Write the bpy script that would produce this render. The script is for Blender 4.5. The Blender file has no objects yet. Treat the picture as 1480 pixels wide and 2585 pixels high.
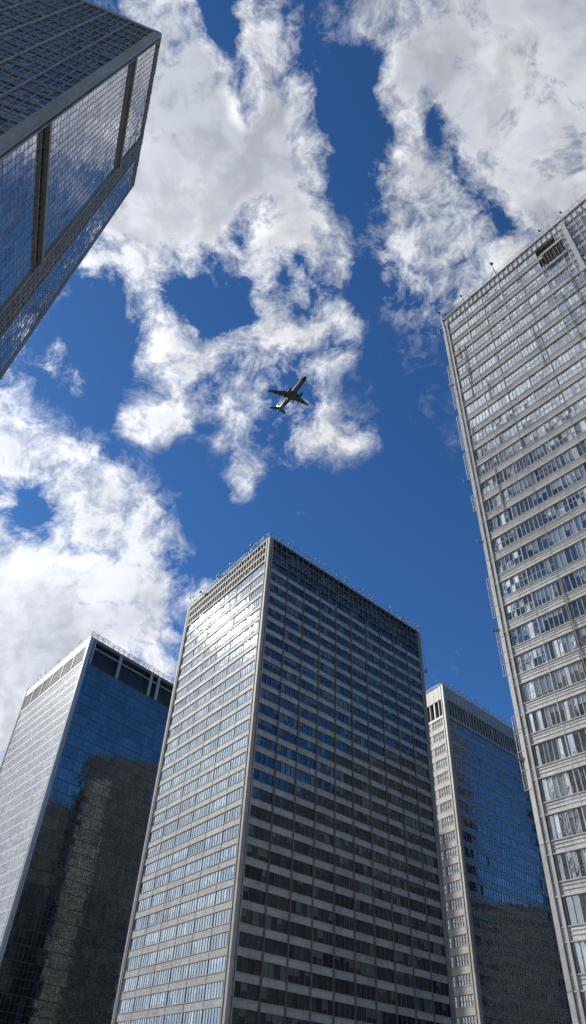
import bpy, math, random
from mathutils import Vector, Matrix, Euler
random.seed(7)
sc = bpy.context.scene
COL = sc.collection
V = Vector

# ------------------------------------------------------------------ camera
FPX = 1700.0
M = ((0.9978697, -0.0652380, 0.0), (-0.0442788, -0.6772815, -0.7343904), (0.0479102, 0.7328259, -0.6787273))
MM = Matrix(M)
cam = bpy.data.cameras.new('camera')
co = bpy.data.objects.new('camera', cam); COL.objects.link(co)
cam.sensor_fit = 'VERTICAL'; cam.sensor_height = 36.0
cam.lens = FPX / 2585.0 * 36.0
cam.clip_start = 0.1; cam.clip_end = 20000
co.matrix_world = MM.to_4x4()
sc.camera = co
GZ = -1.6

def sky_dir(x, y):      # direction in the world seen at a spot of the 1480 px wide photograph
    return (MM @ V((x - 740, -(y - 1292.5), -FPX))).normalized()

# ------------------------------------------------------------------ sun
SAZ = math.radians(-61.4); SEL = math.radians(33.0)
sdir = V((math.sin(SAZ) * math.cos(SEL), math.cos(SAZ) * math.cos(SEL), math.sin(SEL)))
sl = bpy.data.lights.new('sun', 'SUN'); sl.energy = 3.6; sl.angle = math.radians(0.53); sl.color = (1.0, 0.965, 0.91)
so = bpy.data.objects.new('sun', sl); COL.objects.link(so)
so.rotation_euler = sdir.to_track_quat('Z', 'Y').to_euler()

# ------------------------------------------------------------------ node helpers
class NT:
    def __init__(s, t): s.t = t; s.n = t.nodes; s.l = t.links
    def node(s, typ, ins=None, **kw):
        n = s.n.new(typ)
        for k, v in kw.items(): setattr(n, k, v)
        if ins:
            for k, v in ins.items():
                if isinstance(v, bpy.types.NodeSocket): s.l.new(v, n.inputs[k])
                else: n.inputs[k].default_value = v
        return n
    def math(s, op, a, b=None, c=None, clamp=False):
        ins = {0: a}
        if b is not None: ins[1] = b
        if c is not None: ins[2] = c
        return s.node('ShaderNodeMath', ins, operation=op, use_clamp=clamp).outputs[0]
    def vec(s, op, a, b=None):
        ins = {0: a}
        if b is not None: ins[1] = b
        n = s.node('ShaderNodeVectorMath', ins, operation=op)
        return n.outputs['Value'] if op in ('DOT_PRODUCT', 'LENGTH') else n.outputs[0]
    def mixc(s, f, a, b, bt='MIX'):
        n = s.n.new('ShaderNodeMix'); n.data_type = 'RGBA'; n.blend_type = bt
        for k, v in ((0, f), (6, a), (7, b)):
            if isinstance(v, bpy.types.NodeSocket): s.l.new(v, n.inputs[k])
            else: n.inputs[k].default_value = v if k == 0 else (tuple(v) + (1,))[:4]
        return n.outputs[2]
    def ramp(s, f, lo, hi, a=0.0, b=1.0, interp='SMOOTHSTEP'):
        n = s.node('ShaderNodeMapRange', {0: f, 1: lo, 2: hi, 3: a, 4: b}, interpolation_type=interp)
        return n.outputs[0]
    def noise(s, v, scale, detail=4, rough=0.55, dist=0.0, lac=2.0):
        return s.node('ShaderNodeTexNoise', {'Vector': v, 'Scale': scale, 'Detail': detail, 'Roughness': rough, 'Distortion': dist, 'Lacunarity': lac})

# ------------------------------------------------------------------ world: sky with clouds
w = bpy.data.worlds.new('World'); sc.world = w; w.use_nodes = True
w.node_tree.nodes.clear(); t = NT(w.node_tree)
sky = t.node('ShaderNodeTexSky', sky_type='NISHITA', sun_disc=False)
sky.sun_elevation = SEL; sky.sun_rotation = SAZ; sky.altitude = 1200; sky.air_density = 1.0; sky.dust_density = 0.6; sky.ozone_density = 5.0
tc = t.node('ShaderNodeTexCoord')
d0 = t.vec('NORMALIZE', tc.outputs['Generated'])
wn = t.noise(d0, 5.0, 3, 0.6)
warp = t.vec('SUBTRACT', wn.outputs['Color'], (0.5, 0.5, 0.5))
wsc = t.node('ShaderNodeVectorMath', {0: warp, 3: 0.085}, operation='SCALE').outputs[0]
wn2 = t.noise(d0, 22.0, 3, 0.6)
warp2 = t.node('ShaderNodeVectorMath', {0: t.vec('SUBTRACT', wn2.outputs['Color'], (0.5, 0.5, 0.5)), 3: 0.020}, operation='SCALE').outputs[0]
d1 = t.vec('NORMALIZE', t.vec('ADD', t.vec('ADD', d0, wsc), warp2))
# cloud masses: (x, y, radius, amount) on the sky, turned into fixed directions of the sky
K = 1.0165
BL = [
 # large central bank
 (430,60,80,1.0),(400,180,100,1.1),(520,240,60,.7),(440,330,130,1.3),(560,400,130,1.2),(690,370,80,1.0),(640,320,60,.6),(380,520,130,1.2),(500,500,90,.8),(300,600,60,.8),
 (420,590,80,.7),(700,500,60,.55),(770,300,40,.35),(800,420,45,.45),(820,340,35,.3),
 (640,60,50,.45),(700,30,50,.45),(625,150,45,.5),(700,180,60,.55),(680,250,50,.5),(600,30,30,.3),(755,240,35,.3),
 (700,590,75,1.0),(625,640,45,.9),(570,610,30,.3),(790,640,50,.8),(840,690,38,.6),(545,690,28,.6),(640,740,50,.9),(740,740,70,.9),(830,780,40,.5),(345,700,60,1.0),(395,790,48,.9),(300,680,45,.7),(270,620,40,.5),(290,740,25,.2),
 (450,850,60,.75),(560,830,60,.75),(650,820,65,.75),(760,830,70,.65),(850,820,35,.3),(440,930,60,.7),(540,930,80,.9),(650,930,70,.8),(770,930,65,.5),(860,900,40,.45),
 (560,1010,55,.5),(650,1040,55,.6),(760,1040,60,.75),(850,1050,55,.75),(730,1110,50,.55),(830,1110,50,.6),(900,1090,30,.45),(590,1090,40,.35),(610,1170,38,.8),(590,1225,28,.8),(540,1110,22,.4),(560,1090,25,.2),
 (390,1050,42,1.0),(330,1060,30,.8),(445,1050,30,.7),(200,940,26,.75),(130,910,20,.7),(150,870,14,.5),
 # right bank
 (1160,60,95,1.0),(1095,120,50,.6),(1300,120,150,1.4),(1420,200,130,1.3),(1300,330,130,1.3),(1400,420,110,1.2),(1240,240,80,.8),(1060,200,50,.5),(1015,240,32,.35),(1250,480,55,.8),(1340,520,45,.8),
 (1030,330,40,.4),(1000,430,50,.5),(960,440,40,.4),(1060,430,50,.5),(1080,520,60,.6),(980,520,50,.5),(1070,600,60,.6),(1000,620,45,.35),(1120,660,50,.5),(1040,710,55,.55),(960,700,45,.35),(1150,720,40,.4),(1180,600,25,.25),(1210,640,28,.35),(1280,570,30,.2),(930,640,30,.25),
 # low left cumulus
 (0,1010,40,.6),(30,1050,40,.7),(80,1110,38,.7),(20,1130,40,.5),(160,1130,38,.6),(210,1130,38,.75),(180,1200,50,.9),(280,1220,60,1.1),(330,1290,60,1.2),(200,1300,60,.9),(5,1230,22,.55),(10,1300,30,.5),
 (60,1400,80,1.3),(200,1420,100,1.5),(340,1400,80,1.4),(400,1450,50,1.2),(100,1560,120,1.5),(280,1560,110,1.5),(380,1550,45,1.0),(20,1700,140,1.5),(200,1700,110,1.3),(420,1640,30,.7),(400,1690,30,.6),(0,1850,120,1.3),(500,1485,24,.9),(520,1460,15,.5),
]
NEG = [(612,272,34,1.9),(530,40,34,1.3),(552,120,34,1.4),(580,200,32,1.4),(530,-20,30,.9),(740,660,22,.7),(690,560,22,.5),(1090,290,36,1.1),(1130,360,40,.45),(1170,450,46,.5),(1210,535,48,.95),(1260,560,32,1.3),(440,742,36,1.0),(512,762,40,1.0),(578,742,26,.55),(645,520,40,1.3),(520,640,32,1.2),(590,560,30,1.0),(430,700,26,.5),(1050,660,26,.7),(1180,640,26,.5),
 (720,790,18,.5),(730,640,26,.5),(870,720,50,.7),(70,1250,38,1.0),(100,1310,26,.6),(250,800,70,.7),(870,500,60,.6),(925,330,60,.7),(905,240,50,.5),(880,410,45,.5),(430,1640,26,.5),(445,1560,18,.4),(1440,12,20,1.0),(480,1050,24,.4),(745,900,26,.5),(690,680,22,.5),(790,720,26,.5),(620,590,24,.5),(340,630,18,.4),(60,1190,26,.5),(900,900,30,.3),(850,240,70,.7)]
acc = {1: None, -1: None}
def add_blob(c, sig, amp, sign):
    k = 1.0 / (sig * sig)
    dt = t.vec('DOT_PRODUCT', d1, tuple(c * k))
    e = t.math('EXPONENT', t.math('ADD', dt, -k + math.log(amp)))
    acc[sign] = e if acc[sign] is None else t.math('ADD', acc[sign], e)
for (x, y, r, a) in BL:
    if 530 < x < 930 and (y > 560 or y < 280): a *= .70
    elif 280 < x <= 530 and y > 640: a *= .8
    add_blob(sky_dir(x * K, y * K), r * K / FPX * 0.80, a, 1)
for (x, y, r, a) in NEG: add_blob(sky_dir(x * K, y * K), r * K / FPX * 0.85, a, -1)
# the part of the sky beyond the picture: unseen soft banks added for the glass to reflect, fewer away from the sun
def azel(a, e): a = math.radians(a); e = math.radians(e); return V((math.sin(a) * math.cos(e), math.cos(a) * math.cos(e), math.sin(e)))
for (a, e, r, m) in [(-60,28,15,1.1),(-45,14,12,1.2),(-75,12,16,1.2),(-95,30,11,.9),(-115,14,16,1.1),(-62,45,9,.8),(-90,52,9,.8),(-118,50,12,.7),(-140,25,14,.8),(-100,41,9,.8),(-98,17,9,.8),(-90,6,10,.7),(62,64,12,1.2),(78,52,8,.9),(100,62,8,.8),(-175,40,14,.5),(150,65,12,.6)]:
    add_blob(azel(a, e), math.radians(r), m, 1)
pos = acc[1]
dens = t.math('MAXIMUM', t.math('SUBTRACT', pos, acc[-1]), -0.55)
n1 = t.noise(d1, 9.0, 9, 0.68, 0.0).outputs[0]
n1s = t.noise(t.vec('ADD', d1, tuple(sdir * 0.022)), 9.0, 4, 0.62, 0.0).outputs[0]
n2 = t.noise(d1, 34.0, 6, 0.72, 0.25).outputs[0]
ex = t.math('EXPONENT', t.math('MULTIPLY', dens, -1.15))
dc = t.math('ADD', t.math('MULTIPLY', t.math('SUBTRACT', 1.0, ex), 0.58), t.math('MULTIPLY', t.math('MINIMUM', dens, 2.4), 0.33))
gate = t.ramp(pos, 0.0, 0.7, 0.22, 1.0)
f1 = t.math('MULTIPLY', t.math('SUBTRACT', n1, 0.5), t.math('MULTIPLY', gate, 4.6))
f2 = t.math('MULTIPLY', t.math('SUBTRACT', n2, 0.5), t.math('MULTIPLY', gate, 1.5))
dn = t.math('ADD', t.math('ADD', dc, f1), f2)
alpha = t.math('POWER', t.ramp(dn, 0.16, 1.10, 0, 1, 'LINEAR'), 1.15)
# shade: the thick middles of the clouds are greyer, with billows
n3 = t.noise(d1, 5.5, 3, 0.55, 0.4).outputs[0]
bill = t.math('ADD', t.math('MULTIPLY', n3, 0.72), t.math('MULTIPLY', n1, 0.28))
thick = t.ramp(t.math('ADD', dens, t.math('MULTIPLY', f1, .5)), 0.7, 2.1, 0, 1)
shade = t.math('MULTIPLY', thick, t.ramp(bill, 0.36, 0.62, 0.35, 1.0), clamp=True)
ccol = t.mixc(shade, (0.84, 0.855, 0.885), (0.47, 0.50, 0.555))
ccol = t.mixc(t.ramp(n2, 0.3, 0.6, 0.22, 0.0), ccol, (0.42, 0.48, 0.60))
glow = t.math('EXPONENT', t.math('ADD', t.vec('DOT_PRODUCT', d0, tuple(sdir * 6.5)), -6.5))
ccol = t.node('ShaderNodeVectorMath', {0: ccol, 3: t.math('ADD', t.math('MULTIPLY', glow, 1.1), 1.0)}, operation='SCALE').outputs[0]
lit = t.ramp(t.math('SUBTRACT', n1, n1s), -0.09, 0.11, 0.84, 1.12)
ccol = t.node('ShaderNodeVectorMath', {0: ccol, 3: lit}, operation='SCALE').outputs[0]
sb = t.node('ShaderNodeBackground', {0: t.mixc(1.0, sky.outputs[0], (0.50, 0.88, 1.20), 'MULTIPLY'), 1: 0.10})
cb = t.node('ShaderNodeBackground', {0: ccol, 1: 0.95})
mx = t.node('ShaderNodeMixShader', {0: t.math('MULTIPLY', alpha, 0.97), 1: sb.outputs[0], 2: cb.outputs[0]})
wo = t.node('ShaderNodeOutputWorld', {0: mx.outputs[0]})
w.cycles.sampling_method = 'MANUAL'; w.cycles.sample_map_resolution = 512

# ------------------------------------------------------------------ materials
def mat(name):
    m = bpy.data.materials.new(name); m.use_nodes = True; m.node_tree.nodes.clear()
    return m, NT(m.node_tree)
def out(t, sh): t.node('ShaderNodeOutputMaterial', {0: sh})

def m_stone(name, col, var=0.32, rough=0.75, gloss=0.0, streak=1.0):
    """panelled wall stone/metal with weather streaks and blotches"""
    m, t = mat(name)
    geo = t.node('ShaderNodeNewGeometry'); P = geo.outputs['Position']
    a = t.noise(t.vec('MULTIPLY', P, (1.0, 1.0, 0.25)), 2.3 * streak, 6, 0.7).outputs[0]
    b = t.noise(t.vec('MULTIPLY', P, (0.3, 0.3, 1.6)), 2.6 * streak, 5, 0.7).outputs[0]
    c = t.noise(P, 0.09, 3, 0.5).outputs[0]
    s = t.math('ADD', t.math('ADD', t.math('MULTIPLY', t.math('SUBTRACT', a, .5), 2.2), t.math('MULTIPLY', t.math('SUBTRACT', b, .5), 2.0)), t.math('MULTIPLY', t.math('SUBTRACT', c, .5), .8))
    f = t.math('ADD', t.math('MULTIPLY', s, var), 1.0)
    rnd = t.node('ShaderNodeAttribute', attribute_name='rnd').outputs['Fac']
    f = t.math('MULTIPLY', f, t.math('ADD', t.math('MULTIPLY', rnd, 0.22), 0.89))
    cc = t.node('ShaderNodeVectorMath', {0: tuple(col), 3: f}, operation='SCALE').outputs[0]
    spots = t.ramp(t.noise(P, 1.7, 2, .8).outputs[0], .66, .72, 0, .75)
    cc = t.mixc(spots, cc, tuple(x * .3 for x in col))
    bp = t.node('ShaderNodeBump', {'Strength': 0.5, 'Distance': 0.08, 'Height': t.math('ADD', a, b)})
    p = t.node('ShaderNodeBsdfPrincipled', {'Base Color': cc, 'Roughness': rough, 'Normal': bp.outputs[0]})
    p.inputs['Specular IOR Level'].default_value = 0.5 + gloss
    if gloss > 0: p.inputs['Coat Weight'].default_value = min(1, gloss); p.inputs['Coat Roughness'].default_value = 0.15; p.inputs['Coat IOR'].default_value = 1.9
    out(t, p.outputs[0]); return m

def m_glass(name, base, blind, blind_amt, refl, tint=(0.86, 0.93, 1.0), rough=0.05, ripple=0.004):
    """coated facade glass: a dark room or a blind behind, and the sky on it"""
    m, t = mat(name)
    geo = t.node('ShaderNodeNewGeometry'); P = geo.outputs['Position']
    rnd = t.node('ShaderNodeAttribute', attribute_name='rnd').outputs['Fac']
    hgt = t.node('ShaderNodeAttribute', attribute_name='hgt').outputs['Fac']      # 0..1 up the pane
    has = t.math('LESS_THAN', rnd, blind_amt)
    lvl = t.math('FRACT', t.math('MULTIPLY', rnd, 37.7))
    down = t.math('GREATER_THAN', hgt, lvl)
    bm = t.math('MULTIPLY', has, down)
    r2 = t.math('FRACT', t.math('MULTIPLY', rnd, 91.3))
    dark = t.node('ShaderNodeVectorMath', {0: tuple(base), 3: t.math('ADD', t.math('MULTIPLY', r2, 1.5), .25)}, operation='SCALE').outputs[0]
    room = t.mixc(bm, dark, blind)
    n = t.noise(P, 0.55, 4, 0.6).outputs[0]
    bp = t.node('ShaderNodeBump', {'Strength': 1.0, 'Distance': ripple * 10, 'Height': n})
    df = t.node('ShaderNodeBsdfDiffuse', {0: room})
    gl = t.node('ShaderNodeBsdfAnisotropic', {'Color': tuple(tint) + (1,), 'Roughness': rough, 'Normal': bp.outputs[0]})
    fr = t.node('ShaderNodeFresnel', {0: 1.5})
    r3 = t.math('ADD', t.math('MULTIPLY', t.math('SUBTRACT', r2, .5), 0.30), 1.0)
    fac = t.math('MULTIPLY', t.math('ADD', t.math('MULTIPLY', fr.outputs[0], 1.0), refl), r3, clamp=True)
    mxs = t.node('ShaderNodeMixShader', {0: fac, 1: df.outputs[0], 2: gl.outputs[0]})
    out(t, mxs.outputs[0]); return m

def m_plain(name, col, rough=0.6, metal=0.0, var=0.28, scale=1.5):
    m, t = mat(name)
    geo = t.node('ShaderNodeNewGeometry')
    n = t.noise(geo.outputs['Position'], scale, 5, .65).outputs[0]
    rnd = t.node('ShaderNodeAttribute', attribute_name='rnd').outputs['Fac']
    f = t.math('MULTIPLY', t.math('ADD', t.math('MULTIPLY', t.math('SUBTRACT', n, .5), var * 3), 1.0), t.math('ADD', t.math('MULTIPLY', rnd, .3), .85))
    cc = t.node('ShaderNodeVectorMath', {0: tuple(col), 3: f}, operation='SCALE').outputs[0]
    p = t.node('ShaderNodeBsdfPrincipled', {'Base Color': cc, 'Roughness': rough, 'Metallic': metal})
    out(t, p.outputs[0]); return m

MAT = dict(
 core=m_plain('dark_core', (0.03, 0.032, 0.035)),
 louvre=m_plain('dark_louvre', (0.035, 0.034, 0.033), .7),
 steel=m_plain('grey_steel', (0.20, 0.18, 0.16), .5, .3, .3),
 rail=m_plain('pale_rail', (0.42, 0.40, 0.37), .5, .2, .3),
 roofm=m_plain('roof_felt', (0.2, 0.2, 0.2), .9),
)

# ------------------------------------------------------------------ mesh builder
class MB:
    def __init__(s): s.v = []; s.f = []; s.m = []; s.r = []; s.h = []; s.mats = []
    def mi(s, m):
        if m not in s.mats: s.mats.append(m)
        return s.mats.index(m)
    def quad(s, ps, m, r=None, hs=None):
        i = len(s.v); s.v += [tuple(p) for p in ps]; s.f.append(tuple(range(i, i + len(ps)))); s.m.append(s.mi(m))
        s.r.append(random.random() if r is None else r); s.h += hs if hs else [0.5] * len(ps)
    def hexa(s, p, m, r=None, faces=None):      # p: 8 points, bottom 4 (ccw from outside/top) then top 4
        i = len(s.v); s.v += [tuple(q) for q in p]; s.h += [0.5] * 8
        r = random.random() if r is None else r
        for f in ((0,3,2,1),(4,5,6,7),(0,1,5,4),(1,2,6,5),(2,3,7,6),(3,0,4,7)):
            s.f.append(tuple(i + k for k in f)); s.m.append(s.mi(m)); s.r.append(r)
    def fbox(s, F, u0, u1, v0, v1, o0, o1, m, r=None, jit=0.0):
        j = lambda: random.uniform(-jit, jit)
        ju = [j(), j()]; 
        s.hexa([F(u0 + ju[0], v0, o1), F(u1 + ju[0], v0, o1), F(u1 + ju[0], v0, o0), F(u0 + ju[0], v0, o0),
                F(u0 + ju[1], v1, o1), F(u1 + ju[1], v1, o1), F(u1 + ju[1], v1, o0), F(u0 + ju[1], v1, o0)], m, r)
    def bar(s, a, b, th, m):
        a = V(a); b = V(b); d = (b - a); 
        if d.length < 1e-6: return
        d.normalize(); x = d.cross(V((0, 0, 1)) if abs(d.z) < .9 else V((1, 0, 0))).normalized() * th / 2; y = d.cross(x).normalized() * th / 2
        s.hexa([a - x - y, a + x - y, a + x + y, a - x + y, b - x - y, b + x - y, b + x + y, b - x + y], m)
    def build(s, name, parent=None, loc=(0, 0, 0), smooth=False):
        me = bpy.data.meshes.new(name)
        L = V(loc)
        me.from_pydata([tuple(V(p) - L) for p in s.v], [], s.f)
        for m in s.mats: me.materials.append(m)
        me.polygons.foreach_set('material_index', s.m)
        a = me.attributes.new('rnd', 'FLOAT', 'FACE'); a.data.foreach_set('value', s.r)
        a = me.attributes.new('hgt', 'FLOAT', 'POINT'); a.data.foreach_set('value', s.h)
        if smooth: me.polygons.foreach_set('use_smooth', [True] * len(s.f))
        me.update()
        o = bpy.data.objects.new(name, me); COL.objects.link(o)
        if parent: o.parent = parent
        return o

class Face:
    """a facade: four corners seen from outside; (u, v) are metres along and up, o metres outward"""
    def __init__(s, bl, br, tr, tl):
        s.c = [V(bl), V(br), V(tr), V(tl)]
        s.W = ((s.c[1] - s.c[0]).length + (s.c[2] - s.c[3]).length) / 2; s.H = s.c[2].z - s.c[1].z
        s.n = (s.c[1] - s.c[0]).cross(s.c[3] - s.c[0]).normalized()
    def __call__(s, u, v, o=0.0):
        a = u / s.W; b = v / s.H; c = s.c
        return (c[0] * (1 - a) + c[1] * a) * (1 - b) + (c[3] * (1 - a) + c[2] * a) * b + s.n * o

def empty(name, loc, label, cat, group=None):
    o = bpy.data.objects.new(name, None); COL.objects.link(o); o.location = loc
    o.empty_display_size = 2
    o['label'] = label; o['category'] = cat
    if group: o['group'] = group
    return o

# footprints used to tell which windows the camera sees
PRISM = []
def hidden(p, me):
    for nm, foot, h in PRISM:
        if nm == me: continue
        for i in range(4):
            a = foot[i]; b = foot[(i + 1) % 4]
            dx, dy = b[0] - a[0], b[1] - a[1]; den = p.x * dy - p.y * dx
            if abs(den) < 1e-9: continue
            tt = (a[0] * dy - a[1] * dx) / den
            ss = (a[0] * p.y - a[1] * p.x) / den
            if 0 < tt < .999 and 0 <= ss <= 1 and p.z * tt < h: return True
    return False
MI = MM.transposed()
def px(p):
    c = MI @ V(p)
    if c.z > -.1: return None
    return (740 + FPX * c.x / -c.z, 1292.5 - FPX * c.y / -c.z)
def shows(ps, me):
    q = [px(p) for p in ps]
    if None in q: return 0
    xs = [min(max(a[0], 0), 1480) for a in q]; ys = [min(max(a[1], 0), 2585) for a in q]
    ar = abs(sum(xs[i] * ys[(i + 1) % 4] - xs[(i + 1) % 4] * ys[i] for i in range(4))) / 2
    if ar <= 0: return 0
    c = sum((V(p) for p in ps), V()) / 4
    return 0 if hidden(c, me) else ar

class Tower:
    def __init__(s, name, key, foot, H, label, base=None, cat='tower'):
        s.key = key; s.H = H
        s.top = [V((p[0], p[1], H)) for p in foot]
        s.bot = [V((p[0], p[1], GZ)) for p in (base or foot)]
        c = sum(s.bot, V()) / 4
        s.root = empty(name, (c.x, c.y, GZ), label, cat); s.loc = c
        s.wins = []     # (area, MB)
        s.F = [Face(s.bot[i], s.bot[(i + 1) % 4], s.top[(i + 1) % 4], s.top[i]) for i in range(4)]
    def part(s, mb, name, **kw):
        o = mb.build(name, s.root, s.loc)
        for k, v in kw.items(): o[k] = v
        return o
    def core(s, roofdrop=0.0):
        mb = MB()
        cb = sum(s.bot, V()) / 4; ct = sum(s.top, V()) / 4
        def ins(p, c): d = (c - p); d.z = 0; return p + d.normalized() * 0.6
        b = [ins(p, cb) for p in s.bot]; tt = [ins(p, ct) - V((0, 0, 0.3 + roofdrop)) for p in s.top]
        mb.hexa(b + tt, MAT['core']); s.part(mb, 'core_wall')
    def window(s, F, u0, u1, v0, v1, panes, rows, glass, frame, fr=0.07, dep=0.12, tilt=0.006, fj=0.0, rmode=None, single=False):
        mb = MB(); fm_ = MB(); du = (u1 - u0) / panes; dv = (v1 - v0) / rows
        br = random.random()
        for i in range(panes):
            pr = random.random() if random.random() < .5 else br
            for k in range(rows):
                a, b = u0 + i * du, u0 + (i + 1) * du; c, d = v0 + k * dv, v0 + (k + 1) * dv
                gx = random.gauss(0, tilt); gy = random.gauss(0, tilt)
                mb.quad([F(a, c, .03 - gx - gy), F(b, c, .03 + gx - gy), F(b, d, .03 + gx + gy), F(a, d, .03 - gx + gy)], glass, pr,
                        [k / rows, k / rows, (k + 1) / rows, (k + 1) / rows])
        if not single:
            for i in range(panes + 1):
                a = u0 + i * du; w2 = fr * (1.0 if 0 < i < panes else .8)
                fm_.fbox(F, a - w2 / 2, a + w2 / 2, v0, v1, 0, dep * random.uniform(.9, 1.1), frame, jit=fj)
            fm_.fbox(F, u0 - fr / 2, u1 + fr / 2, v0, v0 + fr, 0, dep * .8, frame); fm_.fbox(F, u0 - fr / 2, u1 + fr / 2, v1 - fr, v1, 0, dep * .8, frame)
            for k in range(1, rows):
                fm_.fbox(F, u0, u1, v0 + k * dv - fr / 2, v0 + k * dv + fr / 2, 0, dep * .75, frame)
        ar = 0 if single else shows([F(u0, v0), F(u1, v0), F(u1, v1), F(u0, v1)], s.key)
        s.wins.append((ar, mb, fm_))
    def flush(s):
        s.wins.sort(key=lambda a: -a[0])
        rest = MB()
        for i, (a, mb, fm_) in enumerate(s.wins):
            if i < 100 and a > 0:
                w_ = s.part(mb, 'window')
                if fm_.v: fm_.build('frame', w_, s.loc)
            else:
                for q_ in (mb, fm_):
                    off = len(rest.v); rest.v += q_.v; rest.h += q_.h; rest.r += q_.r
                    rest.f += [tuple(q + off for q in f) for f in q_.f]
                    rest.m += [rest.mi(q_.mats[q]) for q in q_.m]
        if rest.v: s.part(rest, 'window', kind='stuff')
    def bands(s, fs, vs, hgt, m, dep, mlip=None, mid=False):
        """one spandrel band per floor, wrapping the given faces"""
        for v in vs:
            mb = MB()
            for fi in fs:
                F = s.F[fi]; n = max(1, int(F.W / 3.2))
                for i in range(n):
                    mb.fbox(F, F.W * i / n + (.0 if i == 0 else .015), F.W * (i + 1) / n - (0 if i == n - 1 else .015), v, v + hgt, -.3, dep + random.uniform(-.012, .012), m)
                if mid and fi == 0:
                    for k_ in (.38, .7): mb.fbox(F, 0, F.W, v + hgt * k_, v + hgt * k_ + .05, 0, dep + .05, mlip)
                if mlip:
                    mb.fbox(F, -.05, F.W + .05, v - .06, v + .04, -.2, dep + .10, mlip); mb.fbox(F, -.05, F.W + .05, v + hgt - .04, v + hgt + .06, -.2, dep + .08, mlip)
            s.part(mb, 'floor_band')
    def railing(s, fs, hgt=1.3, step=2.2, out_=0.35, clutter=0.25, m=None, tall=0.06, th=.09):
        m = m or MAT['rail']
        for fi in fs:
            F = s.F[fi]; mb = MB(); n = int(F.W / step); H = F.H
            prev = None
            for i in range(n + 1):
                u = F.W * i / n; h = hgt * random.uniform(.85, 1.15)
                a = F(u, H, out_); b = F(u, H + h, out_ + random.uniform(-.05, .25))
                mb.bar(a, b, th, m)
                if prev:
                    mb.bar(prev[1], b, th * .8, m); mb.bar((prev[0] + prev[1]) / 2, (a + b) / 2, th * .7, m)
                    if random.random() < .5: mb.bar(prev[0], b, th * .5, m)
                prev = (a, b)
            s.part(mb, 'roof_railing')
            for i in range(n):
                if random.random() < clutter:
                    u = F.W * (i + random.random()) / n; q = MB(); h = random.uniform(.6, 2.0)
                    a = F(u, H, out_ - .1); b = F(u, H + h, out_ + random.uniform(.2, .9)); q.bar(a, b, .08, MAT['steel'])
                    c = b + F.n * random.uniform(.2, .5) + V((0, 0, random.uniform(-.3, .2))); q.bar(b, c, .3, MAT['steel'])
                    q.bar(b, b + V((random.uniform(-.6, .6), random.uniform(-.6, .6), .4)), .1, m)
                    s.part(q, 'roof_lamp')
    def crown_cap(s):
        mb = MB(); mb.hexa([p - V((0, 0, .3)) for p in s.top] + [p + V((0, 0, .02)) for p in s.top], MAT['roofm']); s.part(mb, 'roof')
    def corner(s, idx, m, wid=.8, dep=.35, n=3, v0=0, v1=None, gap=.0):
        """corner post made of several upright fins on both faces"""
        F1 = s.F[(idx - 1) % 4]; F2 = s.F[idx]; mb = MB(); v1 = v1 or F1.H; h = v1 - v0; k = 10
        for j in range(n):
            a = wid * j / n; b = a + wid / n * (.72 if n > 1 else 1); dp = dep * (1 if j % 2 == 0 else .6)
            for i in range(k):
                va, vb = v0 + h * i / k, v0 + h * (i + 1) / k - .06
                mb.fbox(F1, F1.W - b, F1.W - a + (dep if j == 0 else 0), va, vb, -.2, dp, m)
                mb.fbox(F2, a + (0.004 if j == 0 else 0), b, va, vb, -.2, dp * .97, m)
        s.part(mb, 'corner_pier')

def top_pt(x, y, H):
    d = sky_dir(x, y); return V((d.x * H / d.z, d.y * H / d.z, 0))
def corners(near, left, right, H):
    """footprint (left, near, right, back) from three roof corners"""
    n = top_pt(*near, H); l = top_pt(*left, H); r = top_pt(*right, H); b = l + r - n
    return [(p.x, p.y) for p in (l, n, r, b)]

HC, HL, HD, HR, HA = 111.0, 172.3, 112.0, 115.0, 150.0
fC = corners((683, 1357), (480, 1535), (1056, 1597), HC)
fL = corners((232, 1606), (69, 1745), (470, 1745), HL)
fD = corners((1117, 1730), (1050, 1772), (1340, 1870), HD)
rn = top_pt(1120, 813, HR); ro = top_pt(1480, 508, HR); rt = (ro - rn).normalized()
rin = V((-rt.y, rt.x, 0))
if rin.dot(rn) < 0: rin = -rin
fR = [(rn.x, rn.y), (rn.x + rt.x * 58, rn.y + rt.y * 58), (rn.x + rt.x * 58 + rin.x * 36, rn.y + rt.y * 58 + rin.y * 36), (rn.x + rin.x * 36, rn.y + rin.y * 36)]
for nm, f_, h in (('C', fC, HC), ('L', fL, HL), ('D', fD, HD), ('R', fR, HR)): PRISM.append((nm, f_, h))

# =================================================================== central tower
C_sp = m_stone('central_spandrel', (0.37, 0.365, 0.35), .5, .6)
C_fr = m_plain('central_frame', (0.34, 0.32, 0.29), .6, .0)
C_fr2 = m_plain('central_frame_dim', (0.12, 0.115, 0.105), .6, .0)  # darker copy of the frame, the right face's shade put into its colour
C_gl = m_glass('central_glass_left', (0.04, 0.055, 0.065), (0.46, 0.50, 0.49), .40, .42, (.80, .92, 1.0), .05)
C_gl2 = m_glass('central_glass_right', (0.012, 0.018, 0.022), (0.10, 0.13, 0.12), .40, .15, (.64, .80, .82), .03)  # rooms and blinds darker than in the left glass, shade put into the colour
T = Tower('office_tower', 'C', fC, HC, 'central tower with a sun glint on its pale left face, dark banded right face')
T.core(); T.crown_cap()
FH = 3.45; nf = int(T.F[0].H / FH); base0 = T.F[0].H - nf * FH
vs = [base0 + i * FH for i in range(nf)]
T.bands((0, 1, 2, 3), vs[:-2], 1.2, C_sp, .12, C_fr)
topm = MB()
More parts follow.
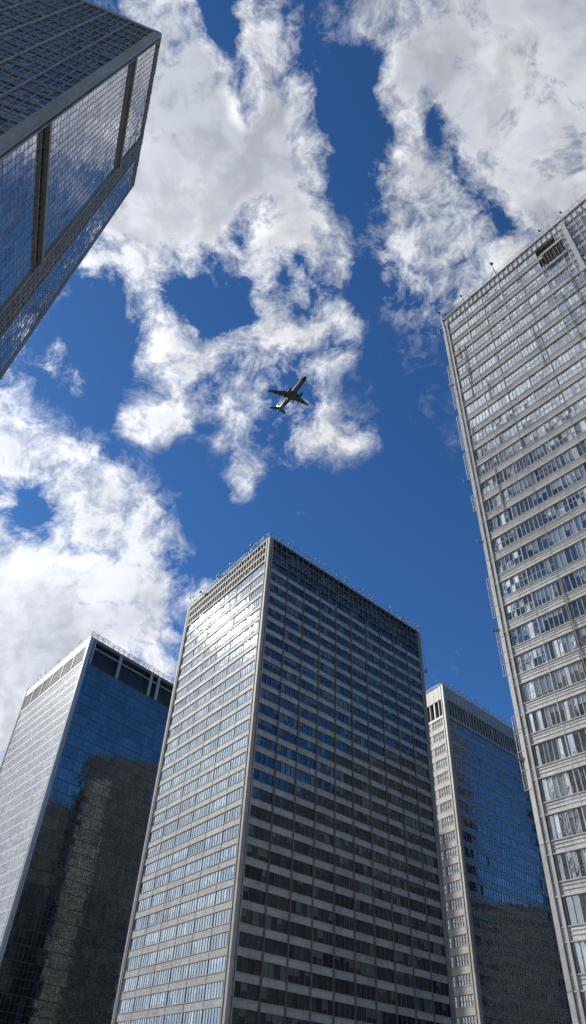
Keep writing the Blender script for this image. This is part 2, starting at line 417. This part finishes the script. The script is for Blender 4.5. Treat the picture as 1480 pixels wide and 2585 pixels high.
for fi, panes in ((0, 30), (1, 45)):
    F = T.F[fi]; nb = 10 if fi == 1 else 6
    for i, v in enumerate(vs[:-2]):
        for b in range(nb):
            u0 = .9 + (F.W - 1.6) * b / nb; u1 = .9 + (F.W - 1.6) * (b + 1) / nb
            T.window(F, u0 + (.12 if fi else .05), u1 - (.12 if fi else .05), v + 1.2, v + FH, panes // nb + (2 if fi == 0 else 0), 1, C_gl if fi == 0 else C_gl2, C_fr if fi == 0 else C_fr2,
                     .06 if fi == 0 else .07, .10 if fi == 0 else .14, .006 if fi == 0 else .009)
    for b in range(nb + 1):
        u = .9 + (F.W - 1.6) * b / nb; q = MB()
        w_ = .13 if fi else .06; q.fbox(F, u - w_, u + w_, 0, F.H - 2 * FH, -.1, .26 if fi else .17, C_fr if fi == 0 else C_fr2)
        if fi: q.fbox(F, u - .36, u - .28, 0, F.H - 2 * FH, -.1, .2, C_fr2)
        T.part(q, 'pier')
    # crown: two rows of deep openings on the left face, glazing and trim on the right
    v0 = vs[-2]
    q = MB()
    for r in range(3):
        va = v0 + r * (F.H - v0) / 3; vb = v0 + (r + 1) * (F.H - v0) / 3
        q.fbox(F, 0, F.W, va - .12, va + .28, -.5, .34, C_fr if fi == 0 else C_fr2)
        n = int(F.W / (1.25 if fi == 0 else 1.9))
        for i in range(n + 1):
            u = F.W * i / n; q.fbox(F, u - .12, u + .12, va, vb, -.5, .28, C_fr if fi == 0 else C_fr2, jit=.06)
            if i < n and fi == 0 and random.random() < .55:
                q.fbox(F, u, u + F.W / n, va, va + random.uniform(.6, 1.6), -.3, .05, C_sp)
    q.fbox(F, -.1, F.W + .1, F.H - .5, F.H, -.5, .40, C_fr if fi == 0 else C_fr2)
    T.part(q, 'crown_grille')
    if fi == 1:
        for r in range(2):
            for b in range(nb):
                u0 = .9 + (F.W - 1.6) * b / nb; u1 = .9 + (F.W - 1.6) * (b + 1) / nb
                T.window(F, u0, u1, v0 + .3 + r * 2.3, v0 + 2.2 + r * 2.3, 3, 1, C_gl2, C_fr2, .08, .1, .01)
for fi in (2, 3):
    F = T.F[fi]
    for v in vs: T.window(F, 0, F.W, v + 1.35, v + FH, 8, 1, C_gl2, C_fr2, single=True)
for i in range(4): T.corner(i, C_fr, 1.0, .42, 3)
T.railing((0, 1, 2, 3), 1.5, 2.0, .3, .65)
q = MB(); F = T.F[1]      # cradle cable hanging off the right corner, with its weight
a = F(F.W - .3, F.H + .8, 1.4); b = F(F.W - .3, F.H - 13, 1.6); q.bar(F(F.W - 2, F.H, -.5), a, .12, MAT['steel']); q.bar(a, b, .07, MAT['steel'])
q.bar(b, b - V((0, 0, .9)), .6, MAT['steel']); T.part(q, 'cradle_cable')
T.flush()

# =================================================================== left tower
L_sp = m_stone('left_tower_panel', (0.64, 0.635, 0.62), .4, .5, gloss=.2)
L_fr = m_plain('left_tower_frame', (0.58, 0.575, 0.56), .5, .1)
L_frd = m_plain('left_tower_frame_dim', (0.11, 0.115, 0.12), .4, .2)  # dark frame copy, shade of the right side is in its colour
L_gl = m_glass('left_tower_glass_lit', (0.18, 0.19, 0.20), (0.70, 0.70, 0.68), .7, .66, (1, 1, 1), .12)  # paler rooms and blinds, the sunlit side's brightness put into the colour
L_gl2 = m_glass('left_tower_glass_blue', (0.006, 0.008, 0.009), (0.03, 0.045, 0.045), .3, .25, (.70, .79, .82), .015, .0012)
T = Tower('glass_tower', 'L', fL, HL, 'lower left tower with a white left face, dark blue glass and a black open crown')
T.core(14.0)
CR = 13.5; F0 = T.F[0]
FH = 4.9; nf = int((F0.H - CR) / FH); base0 = (F0.H - CR) - nf * FH
vs = [base0 + i * FH for i in range(nf)]
T.bands((0, 2, 3), vs, .45, L_sp, .10)
for fi in (0, 1):
    F = T.F[fi]; nb = 6 if fi == 0 else 8
    for v in vs:
        for b in range(nb):
            u0 = 2.0 + (F.W - 3.4) * b / nb; u1 = 2.0 + (F.W - 3.4) * (b + 1) / nb
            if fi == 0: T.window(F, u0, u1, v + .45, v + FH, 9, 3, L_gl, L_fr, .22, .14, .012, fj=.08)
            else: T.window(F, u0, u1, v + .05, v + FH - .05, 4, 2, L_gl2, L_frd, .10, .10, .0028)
    q = MB()      # crown
    v0 = F.H - CR
    if fi == 0:
        q.fbox(F, 0, F.W, F.H - 4.2, F.H, -.8, .25, L_sp); q.fbox(F, 0, F.W, v0, v0 + .9, -.8, .25, L_sp)
        T.part(q, 'parapet'); q = MB(); n = 44
        for i in range(n):
            u = F.W * (i + .5) / n; wd = .55 if i % 7 == 0 else .28
            q.fbox(F, u - wd / 2, u + wd / 2, v0 + .9, F.H - 4.2, -.6, .3 if i % 7 == 0 else .12, L_fr, jit=.1)
        q.fbox(F, .2, F.W - .2, v0 + .9, F.H - 4.2, -1.0, -.7, MAT['louvre']); T.part(q, 'louvre_screen')
    else:
        q.fbox(F, .2, F.W - .2, v0, F.H - 1.2, -2.6, -2.2, MAT['louvre'])
        for i in range(90):
            u = F.W * (i + .5) / 90; q.fbox(F, u - .09, u + .09, v0, F.H - 2, -2.2, -1.9, L_frd, jit=.15)
        T.part(q, 'louvre_screen')
        q = MB(); q.fbox(F, 0, F.W, F.H - 1.8, F.H - .2, -2.2, .1, MAT['steel']); q.fbox(F, 0, F.W, v0 - .5, v0, -2.2, .2, L_frd); T.part(q, 'parapet')
        q = MB(); q.fbox(F, 0, F.W, v0 + 8.4, v0 + 8.9, -.5, 0, MAT['rail']); T.part(q, 'crossbar')
        for fr_ in (.045, .30, .62, .70, .93):
            q = MB(); u = F.W * fr_; wd = 1.5 if fr_ > .1 else 1.1
            q.fbox(F, u - wd / 2, u + wd / 2, v0 - .3, F.H - .6, -.3, .35, MAT['rail']); T.part(q, 'crown_column')
for fi in (2, 3):
    F = T.F[fi]; q = MB(); q.fbox(F, 0, F.W, F.H - CR, F.H, -.8, .1, L_sp); T.part(q, 'parapet')
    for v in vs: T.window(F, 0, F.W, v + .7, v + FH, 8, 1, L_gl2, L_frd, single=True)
for i in range(4): T.corner(i, L_fr, 1.9, .45, 4)
T.railing((0,), .9, 2.5, .2, .25, th=.12); T.railing((1,), 2.4, 3.4, -.1, .55, MAT['steel'], th=.22); T.railing((2, 3), 1.2, 3, .2, .1)
T.flush()

# =================================================================== back right tower
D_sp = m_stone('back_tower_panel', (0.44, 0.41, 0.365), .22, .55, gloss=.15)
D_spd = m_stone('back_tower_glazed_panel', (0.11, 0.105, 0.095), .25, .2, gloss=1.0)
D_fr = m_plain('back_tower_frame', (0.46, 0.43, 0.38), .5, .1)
D_frd = m_plain('back_tower_frame_dim', (0.22, 0.22, 0.22), .4, .2)  # frame copy darkened in colour for the shaded right side
D_gl = m_glass('back_tower_glass_lit', (0.03, 0.035, 0.04), (0.45, 0.45, 0.43), .25, .30, (.92, .96, 1), .06)  # lit-side copy, brighter in its colours than the right-face glass
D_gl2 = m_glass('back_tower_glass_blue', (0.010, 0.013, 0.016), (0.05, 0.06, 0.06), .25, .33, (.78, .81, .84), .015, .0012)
T = Tower('office_tower', 'D', fD, HD, 'lower tower between the central tower and the tall right tower, louvred crown, blue right face')
T.core(); T.crown_cap()
CR = 10.8; F0 = T.F[0]
FH = 4.3; nf = int((F0.H - CR) / FH); base0 = (F0.H - CR) - nf * FH
vs = [base0 + i * FH for i in range(nf)]
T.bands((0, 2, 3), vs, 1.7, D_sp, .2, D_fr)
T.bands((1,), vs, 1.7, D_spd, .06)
for fi in (0, 1):
    F = T.F[fi]; nb = 2 if fi == 0 else 10; v0 = F.H - CR
    bw = (F.W - 1.6) / nb
    for v in vs:
        for b in range(nb):
            u0 = .8 + bw * b; u1 = u0 + bw
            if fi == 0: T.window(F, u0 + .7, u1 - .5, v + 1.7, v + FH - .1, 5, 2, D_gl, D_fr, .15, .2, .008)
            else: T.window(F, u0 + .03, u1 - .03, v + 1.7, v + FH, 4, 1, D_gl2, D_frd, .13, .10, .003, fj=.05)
    if fi == 0:
        q = MB()
        for b in range(nb + 1):
            u = .8 + bw * b; q.fbox(F, u - .35, u + .35, 0, v0, -.2, .21, D_sp)
        T.part(q, 'wall')
    q = MB(); q.fbox(F, 0, F.W, F.H - 4.6, F.H, -.8, .3, D_sp); q.fbox(F, 0, F.W, v0 - .1, v0 + .7, -.8, .3, D_fr)
    n = int(F.W / 2.2)
    for i in range(n + 1): q.fbox(F, F.W * i / n - .06, F.W * i / n + .06, F.H - 4.55, F.H - .1, .25, .38, D_frd)
    T.part(q, 'parapet')
    q = MB(); q.fbox(F, .3, F.W - .3, v0 + .7, F.H - 4.6, -1.3, -1.0, MAT['louvre'])
    for k in range(11): q.fbox(F, .3, F.W - .3, v0 + .9 + k * .5, v0 + 1.05 + k * .5, -1.0, -.6, D_fr if fi == 0 else MAT['steel'])
    T.part(q, 'louvre_screen')
    n = 6 if fi == 0 else 34
    q = MB()
    for i in range(n + 1):
        u = .5 + (F.W - 1) * i / n; wd = (.5 if i % 2 == 0 else .25) if fi == 0 else (.75 if i in (8, 17) else .3)
        q.fbox(F, u - wd / 2, u + wd / 2, v0 + .7, F.H - 4.6, -.6, .2, D_fr)
    T.part(q, 'louvre_post')
for fi in (2, 3):
    F = T.F[fi]; q = MB(); q.fbox(F, 0, F.W, F.H - CR, F.H, -.8, .1, D_sp); T.part(q, 'parapet')
    for v in vs: T.window(F, 0, F.W, v + 1.7, v + FH, 8, 1, D_gl2, D_frd, single=True)
for i in range(4): T.corner(i, D_fr, 1.1, .45, 3)
T.railing((0, 1, 2, 3), 1.1, 2.0, .2, .5, th=.14)
T.flush()

# =================================================================== tall right tower
R_sp = m_stone('right_tower_stone', (0.64, 0.615, 0.57), .5, .45, gloss=.2, streak=1.3)
R_fr = m_plain('right_tower_frame', (0.56, 0.54, 0.50), .5, .1)
R_fr2 = m_plain('right_tower_frame_brown', (0.30, 0.25, 0.20), .5, .1)
R_gl = m_glass('right_tower_glass', (0.06, 0.075, 0.09), (0.62, 0.70, 0.71), .60, .58, (.94, .98, 1.0), .07, .005)
T = Tower('stone_tower', 'R', fR, HR, 'tallest pale stone tower rising along the right edge with bands of small windows')
T.core(); T.crown_cap()
F = T.F[0]; FH = 3.55; nf = int((F.H - 2) / FH); base0 = F.H - 2 - nf * FH
vs = [base0 + i * FH for i in range(nf)]
T.bands((0, 1, 2, 3), vs, 1.15, R_sp, .14, R_fr, mid=True)
nb = 15; bw = (F.W - 1.6) / nb
post_u = 25.6
for i, v in enumerate(vs):
    for b in range(nb):
        u0 = 1.05 + bw * b; u1 = u0 + bw
        if i >= nf - 2 and 20.6 < (u0 + u1) / 2 < 24.2: continue
        glass_zone = v > F.H - 17 and u0 > 23.5
        if glass_zone: T.window(F, u0, u1, v + .3, v + FH, 4, 2, R_gl, R_fr, .13, .24, .008)
        else: T.window(F, u0 + .02, u1 - .02, v + 1.15, v + FH, random.choice((5, 6, 6, 7)), random.choice((1, 1, 2)), R_gl, R_fr, .065, .10, .012, fj=.05)
# thin uprights and ledges
for b in range(nb + 1):
    q = MB(); u = 1.05 + bw * b
    q.fbox(F, u - .05, u + .05, 0, F.H - 1.5, -.1, .18, R_fr if b % 2 else R_fr2); T.part(q, 'pier')
for i in range(60):
    q = MB(); u = random.uniform(1, F.W - 1); v = random.uniform(0, F.H - 10); q.fbox(F, u - .04, u + .04, v, v + random.uniform(4, 14), .2, .30, R_fr2, jit=.06)
    T.part(q, 'cable')
q = MB(); q.fbox(F, -.1, F.W + .1, F.H - 2, F.H, -.5, .25, R_sp)
for i in range(60): q.fbox(F, F.W * i / 60, F.W * i / 60 + .12, F.H - 2.1, F.H + .1, .2, .4, R_fr)
q.fbox(F, -.1, F.W + .1, F.H - .25, F.H + .02, -.5, .55, R_fr)
T.part(q, 'parapet')
q = MB(); uh = 20.9                      # dark opening below the roof
q.fbox(F, uh, uh + 3.3, F.H - 9.0, F.H - 5.2, -.3, .33, MAT['louvre']); 
for i in range(6): q.fbox(F, uh + i * .62, uh + i * .62 + .07, F.H - 9.0, F.H - 5.2, .33, .45, MAT['steel'], jit=.1)
q.fbox(F, uh - .3, uh + 3.6, F.H - 5.25, F.H - 4.8, .1, .5, R_fr); q.fbox(F, uh - .3, uh + 3.6, F.H - 9.3, F.H - 8.95, .1, .5, R_fr)
T.part(q, 'vent_opening')
q = MB(); q.fbox(F, post_u - .35, post_u + .35, F.H - 17, F.H - 1, 0, .62, R_fr); T.part(q, 'pilaster')
for fi in (1, 2, 3):
    F2 = T.F[fi]; q = MB(); q.fbox(F2, 0, F2.W, F2.H - 2, F2.H, -.5, .2, R_sp); T.part(q, 'parapet')
    for v in vs: T.window(F2, 0, F2.W, v + 1.55, v + FH, 8, 1, R_gl, R_fr, single=True)
for i in range(4): T.corner(i, R_fr, .95, .30, 3)
T.railing((0,), .9, 1.6, .5, .10, th=.06); T.railing((1, 2, 3), 1.0, 2.5, .3, 0)
# mast on the roof edge, and cleaning rails and brackets standing off the left corner
q = MB(); a = F(12.6, F.H, .3); b = F(12.3, F.H + 3.4, 1.2); q.bar(a, F(12.6, F.H + 1.2, 1.0), .14, MAT['steel']); q.bar(F(12.6, F.H + 1.2, 1.0), b, .12, MAT['steel']); q.bar(b, b + V((.6, .1, .25)), .4, MAT['steel']); q.bar(F(11.2, F.H, .4), F(12.6, F.H + 1.2, 1.0), .08, MAT['steel'])
T.part(q, 'mast')
Fb = T.F[3]
q = MB()
for (v, L) in ((F.H - 2.6, 1.2), (F.H - 3.6, .9), (F.H - 20, .8), (F.H - 43, 1.4), (F.H - 55, .9), (F.H - 69, 1.0), (F.H - 85, .9)):
    q = MB(); q.bar(F(0, v, .2), F(-L, v + .2, .5), .12, MAT['steel']); q.bar(F(-L, v + .2, .5), F(-L, v + .8, .6), .1, MAT['steel']); T.part(q, 'bracket')
for (v0, v1) in ((F.H - 14, F.H - 26), (F.H - 28, F.H - 36), (F.H - 37, F.H - 43), (F.H - 46, F.H - 49), (F.H - 61, F.H - 67), (F.H - 69, F.H - 75), (F.H - 80, F.H - 88)):
    q = MB(); q.bar(F(-.75, v0, .3), F(-.75, v1, .3), .08, R_fr); q.bar(F(-.45, v0, .3), F(-.45, v1, .3), .06, R_fr)
    for k in range(5): v = v0 + (v1 - v0) * k / 4; q.bar(F(-.8, v, .3), F(0, v, .3), .06, R_fr)
    T.part(q, 'ladder_rail')
T.flush()

# =================================================================== upper left tower
A_sp = m_stone('dark_tower_panel', (0.38, 0.33, 0.27), .4, .6)
A_fr = m_plain('dark_tower_frame', (0.40, 0.36, 0.31), .6, .0)
A_gl = m_glass('dark_tower_mirror_glass', (0.01, 0.013, 0.018), (0.05, 0.06, 0.07), .1, .62, (.95, .92, .88), .015, .0025)
A_gl2 = m_glass('dark_tower_glass', (0.012, 0.015, 0.02), (0.10, 0.11, 0.11), .35, .22, (.75, .82, .90), .06)
An = V((-30.713, 33.103, 0)); Ab = V((-37.124, 22.678, 0)); On = V((-39.496, 60.996, 0)); Ob = V((-45.629, 56.011, 0)); Gn = V((-44.826, 28.684, 0)) 
gd = (Gn - An).normalized() * 40
Gt = An + gd; Gb = Ab + gd * 1.1; Bt = On + gd; Bb = Ob + gd * 1.1
# faces seen from outside: dark face (left: Gt, right: An), mirror face (left: An, right: On)
T = Tower('mirror_tower', 'A', [(p.x, p.y) for p in (Gt, An, On, Bt)], HA, 'dark mirror-glass tower leaning in at the upper left with two black slots', base=[(p.x, p.y) for p in (Gb, Ab, Ob, Bb)])
T.core(); T.crown_cap()
F = T.F[1]; FH = 3.8; nf = int((F.H - 1.2) / FH); base0 = F.H - 1.2 - nf * FH
vs = [base0 + i * FH for i in range(nf)]
def segs(F, cuts): return cuts
U1, U2 = F.W * .655, F.W * .765
slot_v = [min(vs, key=lambda v: abs(v - F.H * .864)), min(vs, key=lambda v: abs(v - F.H * .598))]
for i, v in enumerate(vs):
    cols = []
    n1_ = 5
    for b in range(n1_): cols.append((1.3 + (U1 - 1.3) * b / n1_, 1.3 + (U1 - 1.3) * (b + 1) / n1_))
    for b in range(2): cols.append((U2 + (F.W - .5 - U2) * b / 2, U2 + (F.W - .5 - U2) * (b + 1) / 2))
    for (a, b) in cols:
        if v in slot_v and b < U1 + .1: continue
        T.window(F, a, b, v, v + FH, 4, 3, A_gl, A_fr, .055, .07, .004, fj=.05)
for sv in slot_v:
    q = MB(); q.fbox(F, 1.3, U1, sv, sv + FH * .62, -.5, -.3, MAT['louvre'])
    for i in range(46): u = 1.3 + (U1 - 1.3) * i / 46; q.fbox(F, u, u + .09, sv, sv + FH * .62, -.3, -.12, MAT['steel'] if i % 3 == 0 else MAT['louvre'], jit=.12)
    T.part(q, 'louvre_slot')
    q = MB(); q.fbox(F, 1.0, U1 + .3, sv + FH * .62, sv + FH * .74, -.3, .45, A_fr); q.fbox(F, 1.0, U1 + .3, sv + FH * .78, sv + FH, -.3, .22, A_sp); q.fbox(F, .9, U1 + .3, sv - .18, sv, -.3, .32, A_fr)
    T.part(q, 'slot_frame')
q = MB()
q.fbox(F, U1, U2, 0, F.H, -.2, .14, A_sp)
for k in range(5): u = U1 + (U2 - U1) * k / 4; q.fbox(F, u - .09, u + .09, 0, F.H, .1, .40 if k in (0, 4) else .28, A_fr)
for i in range(nf * 2): v = base0 + i * FH / 2; q.fbox(F, U1, U2, v, v + .16, .1, .30, A_fr)
T.part(q, 'pier')
q = MB(); q.fbox(F, -.1, F.W + .1, F.H - 1.2, F.H, -.5, .2, A_sp); q.fbox(F, -.1, F.W + .1, F.H - .25, F.H + .02, -.5, .38, A_fr); T.part(q, 'parapet')
# dark face
F = T.F[0]; nb = 9; bw = (F.W - 1.1) / nb
for i, v in enumerate(vs):
    for b in range(nb):
        u0 = .2 + bw * b; u1 = u0 + bw
        T.window(F, u0 + .1, u1 - .1, v + .6, v + FH, 4, 2, A_gl2, A_fr, .10, .12, .012, fj=.08)
T.bands((0, 2, 3), vs, .6, A_sp, .10, A_fr)
for b in range(nb + 1):
    q = MB(); u = .2 + bw * b; q.fbox(F, u - .14, u + .14, 0, F.H - 1, -.1, .24, A_fr); T.part(q, 'pier')
q = MB(); q.fbox(F, -.1, F.W + .1, F.H - 1.2, F.H, -.5, .3, A_sp); T.part(q, 'parapet')
for fi in (2, 3):
    F2 = T.F[fi]; q = MB(); q.fbox(F2, 0, F2.W, F2.H - 2, F2.H, -.5, .2, A_sp); T.part(q, 'parapet')
    for v in vs: T.window(F2, 0, F2.W, v + .9, v + FH, 8, 1, A_gl2, A_fr, single=True)
# broad plain corner strip between both faces
F0, F1 = T.F[0], T.F[1]
q = MB(); 
for k in range(24):
    va, vb = F1.H * k / 24, F1.H * (k + 1) / 24 - .05
    q.fbox(F0, F0.W - .95, F0.W + .3, va, vb, -.2, .3, A_sp); q.fbox(F1, .004, .45, va, vb, -.2, .29, A_fr)
    q.fbox(F1, .9, 1.2, va, vb, -.2, .2, A_fr)
T.part(q, 'corner_pier')
T.corner(2, A_fr, .5, .25, 2)
T.railing((0,), .5, 1.4, .2, .0, A_fr, th=.06); T.railing((1,), .5, 1.2, .2, .0, A_fr, th=.06)
# small fixings that break the outer upright edge
q = MB(); F = T.F[1]
for i in range(90):
    v = F.H * (1 - (i / 90) * .75) + random.uniform(-.5, .5)
    q.bar(F(F.W - .1, v, .1), F(F.W + random.uniform(.15, .4), v - random.uniform(.2, .9), .1), .06, A_fr)
T.part(q, 'edge_bracket')
T.flush()

# =================================================================== towers behind the tall right tower (unseen, added only to be mirrored in the glass)
P_sp = m_stone('reflection_tower_bronze', (0.045, 0.043, 0.040), .3, .6)  # kept dark so the added towers stay dim in the glass
P_gl = m_glass('reflection_tower_dark_glass', (0.006, 0.007, 0.008), (0.03, 0.03, 0.03), .3, .06)
Q_sp = m_stone('reflection_tower_pale_stone', (0.24, 0.24, 0.21), .3, .6)
def plain_tower(name, foot, H, label, sp, wid=.45):
    T = Tower(name, 'P', foot, H, label); T.core(); T.crown_cap()
    vs = [2 + i * 4.0 for i in range(int((H - 2) / 4))]
    for fi in range(4):
        F = T.F[fi]; q = MB()
        for v in vs: q.fbox(F, 0, F.W, v, v + 4 * wid, -.3, .15, sp)
        for i in range(int(F.W / 4) + 1): q.fbox(F, i * 4 - .2 if i else 0, i * 4 + .2, 0, F.H, -.3, .3, sp)
        q.fbox(F, 0, F.W, vs[-1] + 4, H, -.3, .2, sp)
        T.part(q, 'wall')
        for v in vs: T.window(F, 0, F.W, v + 4 * wid, v + 4, 10, 1, P_gl, sp, single=True)
    T.flush()
plain_tower('reflection_tower', [(175, 268), (205, 262), (214, 320), (182, 326)], 222, 'tallest dark bronze tower far behind the tall right tower, unseen, added for its reflection', P_sp)
plain_tower('reflection_tower', [(300, 205), (330, 200), (336, 246), (306, 252)], 222, 'farthest dark bronze tower to the right, unseen, added for its reflection', P_sp)
plain_tower('reflection_tower', [(160, 275), (170, 273), (172, 288), (162, 290)], 196, 'slim pale tower in front of the dark bronze one, unseen, added for its reflection', Q_sp)
plain_tower('reflection_block', [(160, 222), (200, 216), (206, 246), (166, 252)], 74, 'low dark block far behind the tall right tower, unseen, added for its reflection', P_sp)
plain_tower('reflection_tower', [(172, 138), (206, 134), (212, 196), (178, 200)], 132, 'dark bronze slab behind the tall right tower, unseen, added for its reflection', P_sp)
plain_tower('reflection_tower', [(166, 66), (200, 62), (205, 132), (171, 136.5)], 112, 'lower dark bronze slab beside its taller neighbour, unseen, added for its reflection', P_sp)

# =================================================================== ground
gm, t = mat('pavement')
geo = t.node('ShaderNodeNewGeometry')
n = t.noise(geo.outputs['Position'], .15, 8, .6).outputs[0]
p = t.node('ShaderNodeBsdfPrincipled', {'Base Color': t.mixc(n, (.07, .07, .07), (.17, .165, .155)), 'Roughness': .85}); out(t, p.outputs[0])
q = MB(); q.quad([(-6000, -6000, GZ), (6000, -6000, GZ), (6000, 6000, GZ), (-6000, 6000, GZ)], gm); g = q.build('ground'); g['kind'] = 'structure'

# =================================================================== airliner
W_ = m_plain('airliner_skin', (0.17, 0.135, 0.125), .45, .2, .25, 1.2)
Wr = m_plain('airliner_red_nose', (0.10, 0.03, 0.025), .4, 0, .2)
Wg = m_plain('airliner_wing_metal', (0.12, 0.125, 0.10), .45, .3, .35, .8)
Wk = m_plain('airliner_engine_dark', (0.02, 0.02, 0.022), .5)
Wt = m_plain('airliner_pale_tip', (0.60, 0.55, 0.48), .5)
R3 = Euler((0.01219, 0.21543, 0), 'XYZ').to_matrix()
cr, sr = math.cos(.21543), math.sin(.21543); cp, sp_ = math.cos(.01219), math.sin(.01219); cy, sy = math.cos(-2.62555), math.sin(-2.62555)
Rz = Matrix(((cy, -sy, 0), (sy, cy, 0), (0, 0, 1))); Rx = Matrix(((1, 0, 0), (0, cp, -sp_), (0, sp_, cp))); Ry = Matrix(((cr, 0, sr), (0, 1, 0), (-sr, 0, cr)))
root = empty('airliner', (-6.732, 304.496, 398.12), 'twin-engine passenger jet seen from below against the cloud in mid sky', 'airplane')
root.rotation_euler = (Rz @ Rx @ Ry).to_euler()
def lathe(mb, prof, cx, cz, m, seg=20, sx=1, mfun=None):
    rings = [[(cx + r * math.cos(2 * math.pi * k / seg) * sx, y, cz + zc + r * math.sin(2 * math.pi * k / seg)) for k in range(seg)] for (y, r, zc) in prof]
    for i in range(len(rings) - 1):
        for k in range(seg):
            k2 = (k + 1) % seg; mb.quad([rings[i][k], rings[i][k2], rings[i + 1][k2], rings[i + 1][k]], mfun(prof[i][0], k) if mfun else m)
    mb.quad(rings[0][::-1], mfun(prof[0][0], 0) if mfun else m); mb.quad(rings[-1], mfun(prof[-1][0], 0) if mfun else m)
q = MB(); prof = [(20, .12, -.5), (19.6, .55, -.45), (18.9, 1.0, -.35), (17.6, 1.5, -.18), (15.8, 1.85, -.05), (13.5, 1.98, 0), (6, 2.0, 0), (-6, 2.0, 0), (-10, 1.85, .12), (-14, 1.3, .5), (-17.5, .7, .9), (-19.3, .3, 1.1), (-19.8, .1, 1.15)]
def fm(y, k): return Wr if y > 17.5 and 8 < k else (Wr if (-14 < y < 12 and 15 <= k <= 16) else W_)
lathe(q, prof, 0, 0, W_, 24, mfun=fm)
fus = q.build('fuselage', root, smooth=True)
q = MB(); lathe(q, [(6.5, .3, 0), (5, 1.6, 0), (2, 2.1, 0), (-3, 2.1, 0), (-6, 1.4, 0), (-7.5, .3, 0)], 0, -.75, Wg, 16); q.build('belly_fairing', root, smooth=True)
def slab(mb, secs, m):      # secs: (x, y_lead, y_trail, z, thickness); runs outboard
    for (a, b) in zip(secs[:-1], secs[1:]):
        def ring(s):
            x, yl, yt, z, th = s; c = yl - yt
            return [(x, yl, z), (x, yl - c * .3, z + th * .6), (x, yt, z), (x, yl - c * .3, z - th * .4)]
        A, B = ring(a), ring(b)
        for k in range(4): k2 = (k + 1) % 4; mb.quad([A[k], A[k2], B[k2], B[k]], m)
    for s in (secs[0], secs[-1]): mb.quad(ring(s), m)
for sx in (1, -1):
    q = MB(); slab(q, [(sx * .5, 4.8, -4.2, -1.1, .9), (sx * 1.9, 4.4, -3.6, -1.0, .9), (sx * 5.8, 1.7, -3.4, -.5, .6), (sx * 16.6, -3.0, -4.9, .75, .25), (sx * 17.7, -3.7, -5.1, .95, .15)], Wg)
    wing = q.build('wing', root)
    q = MB(); slab(q, [(sx * 17.5, -3.7, -5.1, .9, .12), (sx * 18.0, -4.6, -5.5, 2.4, .1)], Wt); q.build('winglet', wing)
    for fx in (4.2, 8.2, 11.8):
        q = MB(); lathe(q, [(-1.5, .15, 0), (-3, .32, 0), (-4.6, .3, -.1), (-5.9 - (.6 if fx == 8.2 else 0), .08, -.1)], sx * fx, -.95 + (fx - 4) * .09, Wk, 10); q.build('flap_fairing', wing, smooth=True)
    q = MB(); lathe(q, [(6.3, .86, 0), (6.0, 1.05, 0), (4.6, 1.14, 0), (2.8, 1.0, 0), (2.0, .75, 0), (1.2, .45, 0)], sx * 4.9, -2.0, Wk, 18, mfun=lambda y, k: Wg if 2.7 < y < 5 else Wk)
    eng = q.build('engine', root, smooth=True)
    q = MB(); q.hexa([(sx * 4.9 - .15, 1, -1.4), (sx * 4.9 + .15, 1, -1.4), (sx * 4.9 + .15, 4.8, -1.2), (sx * 4.9 - .15, 4.8, -1.2), (sx * 4.9 - .15, -1, -.6), (sx * 4.9 + .15, -1, -.6), (sx * 4.9 + .15, 2.6, -.6), (sx * 4.9 - .15, 2.6, -.6)], Wg); q.build('pylon', eng)
    q = MB(); slab(q, [(sx * .3, -14.6, -18.2, 1.1, .35), (sx * 7.1, -18.4, -19.9, 1.6, .15)], Wg); q.build('tailplane', root)
    q = MB(); lathe(q, [(-2.9, .1, 0), (-3.0, .5, 0), (-3.9, .5, 0), (-4.0, .1, 0)], sx * 3.0, -2.6, Wk, 12); q.bar((sx * 3.0, -3.4, -2.6), (sx * 3.0, -2.8, -.8), .25, Wk); q.build('landing_gear', root)
q = MB()
for (a, b) in (((1.0, -12.5, -18.4, .32), (7.0, -17.4, -19.9, .16)),):
    A = [(0, a[1], a[0]), (a[3], a[1] - 2, a[0]), (0, a[2], a[0]), (-a[3], a[1] - 2, a[0])]; B = [(0, b[1], b[0]), (b[3], b[1] - 1, b[0]), (0, b[2], b[0]), (-b[3], b[1] - 1, b[0])]
    for k in range(4): k2 = (k + 1) % 4; q.quad([A[k], A[k2], B[k2], B[k]], W_)
    q.quad(B, W_)
q.build('tail_fin', root)

# ------------------------------------------------------------------ render settings
sc.render.engine = 'CYCLES'
sc.cycles.max_bounces = 4; sc.cycles.glossy_bounces = 3; sc.cycles.diffuse_bounces = 2; sc.cycles.transmission_bounces = 2
sc.cycles.use_denoising = True
sc.cycles.use_adaptive_sampling = True; sc.cycles.adaptive_threshold = 0.03; sc.cycles.adaptive_min_samples = 12
sc.view_settings.view_transform = 'Standard'; sc.view_settings.look = 'None'
sc.view_settings.exposure = 0.0; sc.view_settings.gamma = 1.0
sc.render.resolution_x = 586; sc.render.resolution_y = 1024
